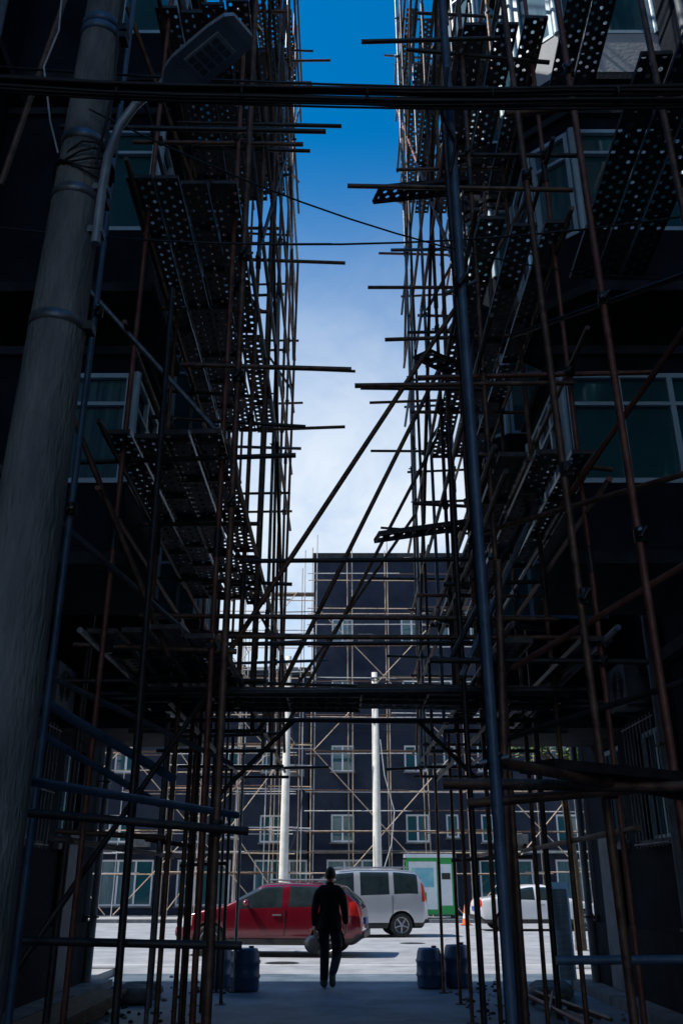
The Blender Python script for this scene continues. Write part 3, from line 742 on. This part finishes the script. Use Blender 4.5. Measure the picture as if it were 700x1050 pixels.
for (x,y,h,r) in ((-1.45,14.9,.58,.22),(1.36,15.3,.56,.2),(1.80,15.4,.6,.2),(-1.9,15.3,.58,.2)):
    mb=MB(); mb.lathe([(0,.01),(r*.9,.012),(r*.97,.05),(r*.97,h*.3),(r*1.04,h*.33),(r*1.04,h*.37),(r*.98,h*.4),(r*.98,h*.64),(r*1.04,h*.67),(r*1.04,h*.71),(r*.97,h*.74),(r*.9,h*.92),(r*.85,h*.96),(r*.8,h),(r*.3,h*1.01),(0,h*1.01)],(x,y,0),'barrel',24)
    mb.lathe([(.04,h),(.04,h*1.06),(0,h*1.06)],(x+.08,y,0),'trim',10); mb.obj('plastic_barrel')
e=empty('street_tree',(5.75,23.5,0)); mb=MB()
mb.tube((0,0,0),(.05,.1,1.9),.14,'bark',12,.11); mb.tube((.05,.1,1.9),(-.1,.0,4.2),.11,'bark',10,.08)
tips=[]
for i in range(14):
    a=R.uniform(0,6.28); p0=Vector((-.02,.05,R.uniform(3.5,4.3))); p1=p0+Vector((math.cos(a)*R.uniform(.7,1.4),math.sin(a)*R.uniform(.7,1.4),R.uniform(.9,2.2)))
    mid=p0.lerp(p1,.5)+Vector((0,0,-.12)); mb.tube(p0,mid,.045,'bark',6,.03); mb.tube(mid,p1,.03,'bark',6,.012); tips+= [p1,mid.lerp(p1,.5)]
mb.obj('trunk',e); mb=MB()
for t in tips:
    for k in range(150):
        v=Vector((R.gauss(0,.26),R.gauss(0,.26),R.gauss(0,.2)))+t; a=Vector((R.uniform(-1,1),R.uniform(-1,1),R.uniform(-.6,.6))).normalized(); b=a.orthogonal().normalized(); s=R.uniform(.04,.08)
        mb.face([v-a*s,v-b*s*.5,v+a*s,v+b*s*.5],'leaf')
mb.obj('foliage',e)
mb=MB()
for i in range(9):
    y=9.5+R.uniform(0,4); mb.tube((2.5+R.uniform(-.2,.5),y-2,.04+.05*(i%3)),(2.6+R.uniform(-.2,.5),y+1.2,.04+.05*(i%3)),TR,pick())
mb.obj('steel_tube_pile')
mb=MB()
for i in range(5): mb.box((-3.3+i*.02,9+i*.2,.01+i*.045),(-2.9+i*.03,12.5+i*.1,.05+i*.045),'wood')
mb.obj('board_stack')
mb=MB()
for (x,y) in ((2.9,13.6),(-2.9,13.4)):
    for k in range(3):
        pr=[(0,0),(.2,.01),(.27,.07),(.26,.13),(.18,.19),(0,.2)]
        mb.lathe(pr,(x+R.uniform(-.1,.1),y+k*.35,.01),'bag',14,Matrix.Diagonal((1.2,.8,1,1))@Matrix.Rotation(R.uniform(0,1),4,'Z'))
mb.obj('cement_sacks')
mb=MB()
for i in range(260):
    s_=R.choice((-1,1)); x=s_*(1.6+abs(R.gauss(0,.9))); y=R.uniform(8,17); r=R.uniform(.01,.04)
    if abs(x)>3.5: continue
    mb.lathe([(0,0),(r,r*.2),(r*.8,r*.8),(0,r*1.1)],(x,y,.006),R.choice(('conc','concdk')),5,Matrix.Rotation(R.uniform(0,3),4,'Z')@Matrix.Diagonal((R.uniform(.7,1.5),1,1,1)))
mb.obj('rubble')
mb=MB(); LP=lambda x,y,z:(3.35+x*.5,15.3+x*.1+z*.05,z+.01)
mb.box((0,0,0),(.6,.03,1.5),'frame',LP); mb.box((.06,-.006,.1),(.54,-.001,1.4),'conc',LP); mb.obj('leaning_board')

# ------------------------------------------------------------------ person
def skin(verts,edges,rad,root=0,sub=2):
    me=bpy.data.meshes.new('s'); me.from_pydata(verts,edges,[]); o=bpy.data.objects.new('s',me); COL.objects.link(o)
    md=o.modifiers.new('k','SKIN'); md.use_smooth_shade=True
    if not me.skin_vertices: me.skin_vertices.new()
    for i,r in enumerate(rad):
        d=me.skin_vertices[0].data[i]; d.radius=r if isinstance(r,tuple) else (r,r); d.use_root=(i==root)
    s=o.modifiers.new('u','SUBSURF'); s.levels=sub; s.render_levels=sub
    dg=bpy.context.evaluated_depsgraph_get(); nm=bpy.data.meshes.new_from_object(o.evaluated_get(dg)); bpy.data.objects.remove(o); return nm
pe=empty('walking_man',(-.19,15.1,.006),math.radians(-14))
V=[(0,0,.93),(0,0.01,1.06),(0,.01,1.24),(0,.025,1.38),(0,.035,1.46),(0,.045,1.54),
 (-.12,.0,1.39),(-.19,-.0,1.34),(-.225,-.06,1.09),(-.235,.0,.86),
 (.12,.04,1.39),(.19,.04,1.34),(.235,.05,1.09),(.215,.19,.90),
 (-.10,.02,.87),(-.105,.13,.49),(-.11,.13,.13),(-.11,.09,.06),(-.135,.29,.05),
 (.10,0,.87),(.12,.03,.47),(.145,-.30,.28),(.145,-.38,.24),(.155,-.36,.06)]
E=[(0,1),(1,2),(2,3),(3,4),(4,5),(3,6),(6,7),(7,8),(8,9),(3,10),(10,11),(11,12),(12,13),(0,14),(14,15),(15,16),(16,17),(17,18),(0,19),(19,20),(20,21),(21,22),(22,23)]
RD=[(.165,.12),(.165,.12),(.175,.125),(.125,.095),(.062,.062),(.054,.056),(.088,.08),(.078,.075),(.062,.062),(.05,.05),(.088,.08),(.078,.075),(.062,.062),(.05,.05),
 (.10,.10),(.078,.08),(.07,.072),(.06,.06),(.06,.048),(.10,.10),(.078,.08),(.066,.068),(.056,.056),(.06,.05)]
nm=skin(V,E,RD,0,2)
for k in ('jacket','pants','skin','shoe'): nm.materials.append(M[k])
for p in nm.polygons:
    c=p.center; p.use_smooth=True
    arm=abs(c.x)>.18 and c.z>.8
    if c.z>1.465: p.material_index=2
    elif c.z>.86 or arm: p.material_index=0
    elif (c.z<.11 and c.x<0) or (c.x>0 and c.z<.24 and c.y<-.28): p.material_index=3
    else: p.material_index=1
o=bpy.data.objects.new('body',nm); COL.objects.link(o); o.parent=pe
mb=MB()
def hem(prof,c,sx,sy,k): mb.lathe(prof,c,k,28,Matrix.Diagonal((sx,sy,1,1)))
hem([(.17,.0),(.185,.005),(.188,.08),(.18,.2),(.155,.28)],(0,0,.80),1.05,.78,'jacket')
hem([(.062,-.03),(.068,.0),(.066,.035),(.058,.035)],(0,.035,1.465),1,1,'jacket')
mb.obj('jacket_hem',pe)
import bmesh
bm=bmesh.new(); bmesh.ops.create_icosphere(bm,subdivisions=4,radius=1)
hc=Vector((0,.06,1.605))
for v in bm.verts:
    x,y,z=v.co
    w=1-.22*max(0,-z)**1.5; f=1-.12*max(0,-z)
    p=Vector((x*.08*w,y*.1*f,z*.12))
    if y>0:
        nx=math.exp(-(x/.16)**2); p.y+=.022*nx*math.exp(-((z+.18)/.17)**2)
        p.y-=.010*math.exp(-((abs(x)-.38)/.18)**2)*math.exp(-((z-.05)/.12)**2)
        p.y+=.006*math.exp(-(x/.35)**2)*math.exp(-((z+.5)/.07)**2)
        p.y+=.010*math.exp(-(x/.3)**2)*math.exp(-((z+.85)/.15)**2)
    hair=(z>.48) or (y<.15 and z>-.25-.25*max(0,-y))
    if hair: p*=1.07
    v.co=p+hc
me=bpy.data.meshes.new('head'); bm.to_mesh(me); bm.free()
for k in ('skin','hair'): me.materials.append(M[k])
for p in me.polygons:
    c=p.center-hc; p.use_smooth=True; z=c.z/.12; y=c.y/.1
    p.material_index=1 if (z>.5 or (y<.15 and z>-.25-.25*max(0,-y))) else 0
o=bpy.data.objects.new('head',me); COL.objects.link(o); o.parent=pe
mb=MB()
for s in (-1,1):
    mb.lathe([(0,-.008),(.018,-.006),(.028,0),(.024,.008),(0,.004)],(s*.084,.05,1.60),'skin',12,Matrix.Rotation(math.pi/2*s,4,'Y')@Matrix.Diagonal((1.1,.7,1,1)))
    mb.lathe([(0,-.011),(.008,-.008),(.011,0),(.008,.008),(0,.011)],(s*.03,.142,1.612),'kwhite',10); mb.lathe([(0,-.005),(.004,-.003),(.005,0),(.004,.003),(0,.005)],(s*.03,.151,1.612),'hair',8)
mb.obj('face_and_ears',pe)
def hand(wr,sd,curl):
    wr=Vector(wr); ms=[]
    dn=Vector((0,.12,-1)).normalized(); fw=Vector((0,1,.12)).normalized(); inn=Vector((-sd,0,0))
    pv=[wr+Vector((0,0,.03)),wr+dn*.03,wr+dn*.075]
    ms.append(skin([tuple(p) for p in pv],[(0,1),(1,2)],[(.024,.02),(.018,.034),(.016,.040)],0,2))
    for i,ln in enumerate((.068,.076,.071,.056)):
        b=wr+dn*.07+fw*(.03-.02*i); a1=.25*curl+.1; a2=a1+.5*curl; a3=a2+.5*curl
        p=[b]; 
        for l,a in ((.42,a1),(.32,a2),(.26,a3)): p.append(p[-1]+(dn*math.cos(a)+inn*math.sin(a))*ln*l*1.15)
        ms.append(skin([tuple(q) for q in p],[(0,1),(1,2),(2,3)],[.0095,.009,.008,.007],0,1))
    b=wr+dn*.03+fw*.028; d1=(dn*.7+fw*.7+inn*.3).normalized(); d2=(dn*.9+fw*.3+inn*.5).normalized()
    ms.append(skin([tuple(b),tuple(b+d1*.035),tuple(b+d1*.035+d2*.03),tuple(b+d1*.035+d2*.05)],[(0,1),(1,2),(2,3)],[.012,.0105,.0095,.008],0,1))
    for i,m_ in enumerate(ms):
        m_.materials.append(M['skin']); 
        for p in m_.polygons: p.material_index=0
        o=bpy.data.objects.new('hand_part',m_); COL.objects.link(o); o.parent=pe
hand((-.235,.01,.82),-1,1.8); hand((.215,.22,.87),1,.8)
# pale cloth/hard hat carried by its brim in the left hand
mb=MB(); T=Matrix.Rotation(math.radians(70),4,'X')@Matrix.Rotation(math.radians(25),4,'Y')@Matrix.Scale(.82,4)
mb.lathe([(.155,-.01),(.16,.0),(.135,.012),(.128,.05),(.105,.1),(.06,.135),(0,.145)],(-.26,-.03,.62),'helmet',22,T)
mb.lathe([(.13,.0),(.12,.05),(.1,.09),(.05,.125),(0,.133)],(-.26,-.03,.62),'trim',22,T)
mb.obj('hard_hat',pe)

# ------------------------------------------------------------------ camera / light / world
cam=bpy.data.cameras.new('camera'); co=bpy.data.objects.new('camera',cam); COL.objects.link(co); S.camera=co
cam.sensor_fit='VERTICAL'; cam.sensor_height=36; cam.lens=30.86; cam.clip_end=2000; cam.clip_start=.05
co.location=(0,0,1.5); co.rotation_euler=(math.radians(112.9),0,0)
sv=Vector((-.60,-.05,.79)).normalized()
sun=bpy.data.lights.new('sun','SUN'); sun.energy=5; sun.angle=math.radians(.5); sun.color=(1,.96,.89)
so=bpy.data.objects.new('sun',sun); COL.objects.link(so); so.rotation_euler=sv.to_track_quat('Z','Y').to_euler()
w=bpy.data.worlds.new('World'); S.world=w; w.use_nodes=True; nt=w.node_tree
bg=nt.nodes['Background']; bg.inputs[1].default_value=.15
sk=nt.nodes.new('ShaderNodeTexSky'); sk.sky_type='NISHITA'; sk.sun_disc=False
sk.sun_elevation=math.asin(sv.z); sk.sun_rotation=math.atan2(sv.x,sv.y); sk.air_density=1.0; sk.dust_density=.4; sk.ozone_density=2.
hs=nt.nodes.new('ShaderNodeHueSaturation'); hs.inputs['Saturation'].default_value=1.55; hs.inputs['Value'].default_value=1.15; hs.inputs['Hue'].default_value=.495
nt.links.new(sk.outputs[0],hs.inputs['Color'])
tc=nt.nodes.new('ShaderNodeTexCoord'); sp=nt.nodes.new('ShaderNodeSeparateXYZ'); nt.links.new(tc.outputs['Generated'],sp.inputs[0])
mr=nt.nodes.new('ShaderNodeMapRange'); mr.interpolation_type='SMOOTHSTEP'; mr.inputs['From Min'].default_value=.73; mr.inputs['From Max'].default_value=.38; nt.links.new(sp.outputs[2],mr.inputs['Value'])
mp=nt.nodes.new('ShaderNodeMapping'); mp.inputs['Scale'].default_value=(1.4,1.0,2.2); mp.inputs['Location'].default_value=(.3,.1,.4); mp.inputs['Rotation'].default_value=(0,.5,0); nt.links.new(tc.outputs['Generated'],mp.inputs[0])
no=nt.nodes.new('ShaderNodeTexNoise'); no.inputs['Scale'].default_value=3.6; no.inputs['Detail'].default_value=8; no.inputs['Roughness'].default_value=.6; no.inputs['Distortion'].default_value=.4; nt.links.new(mp.outputs[0],no.inputs['Vector'])
mr2=nt.nodes.new('ShaderNodeMapRange'); mr2.inputs['From Min'].default_value=.36; mr2.inputs['From Max'].default_value=.64; mr2.inputs['To Min'].default_value=.62; nt.links.new(no.outputs['Fac'],mr2.inputs['Value'])
mu=nt.nodes.new('ShaderNodeMath'); mu.operation='MULTIPLY'; nt.links.new(mr.outputs[0],mu.inputs[0]); nt.links.new(mr2.outputs[0],mu.inputs[1])
mx=nt.nodes.new('ShaderNodeMix'); mx.data_type='RGBA'; nt.links.new(mu.outputs[0],mx.inputs[0]); nt.links.new(hs.outputs[0],mx.inputs[6]); mx.inputs[7].default_value=(5.5,6.1,6.8,1)
nt.links.new(mx.outputs[2],bg.inputs[0])
S.view_settings.view_transform='Standard'; S.view_settings.look='None'; S.view_settings.exposure=0
print('done')
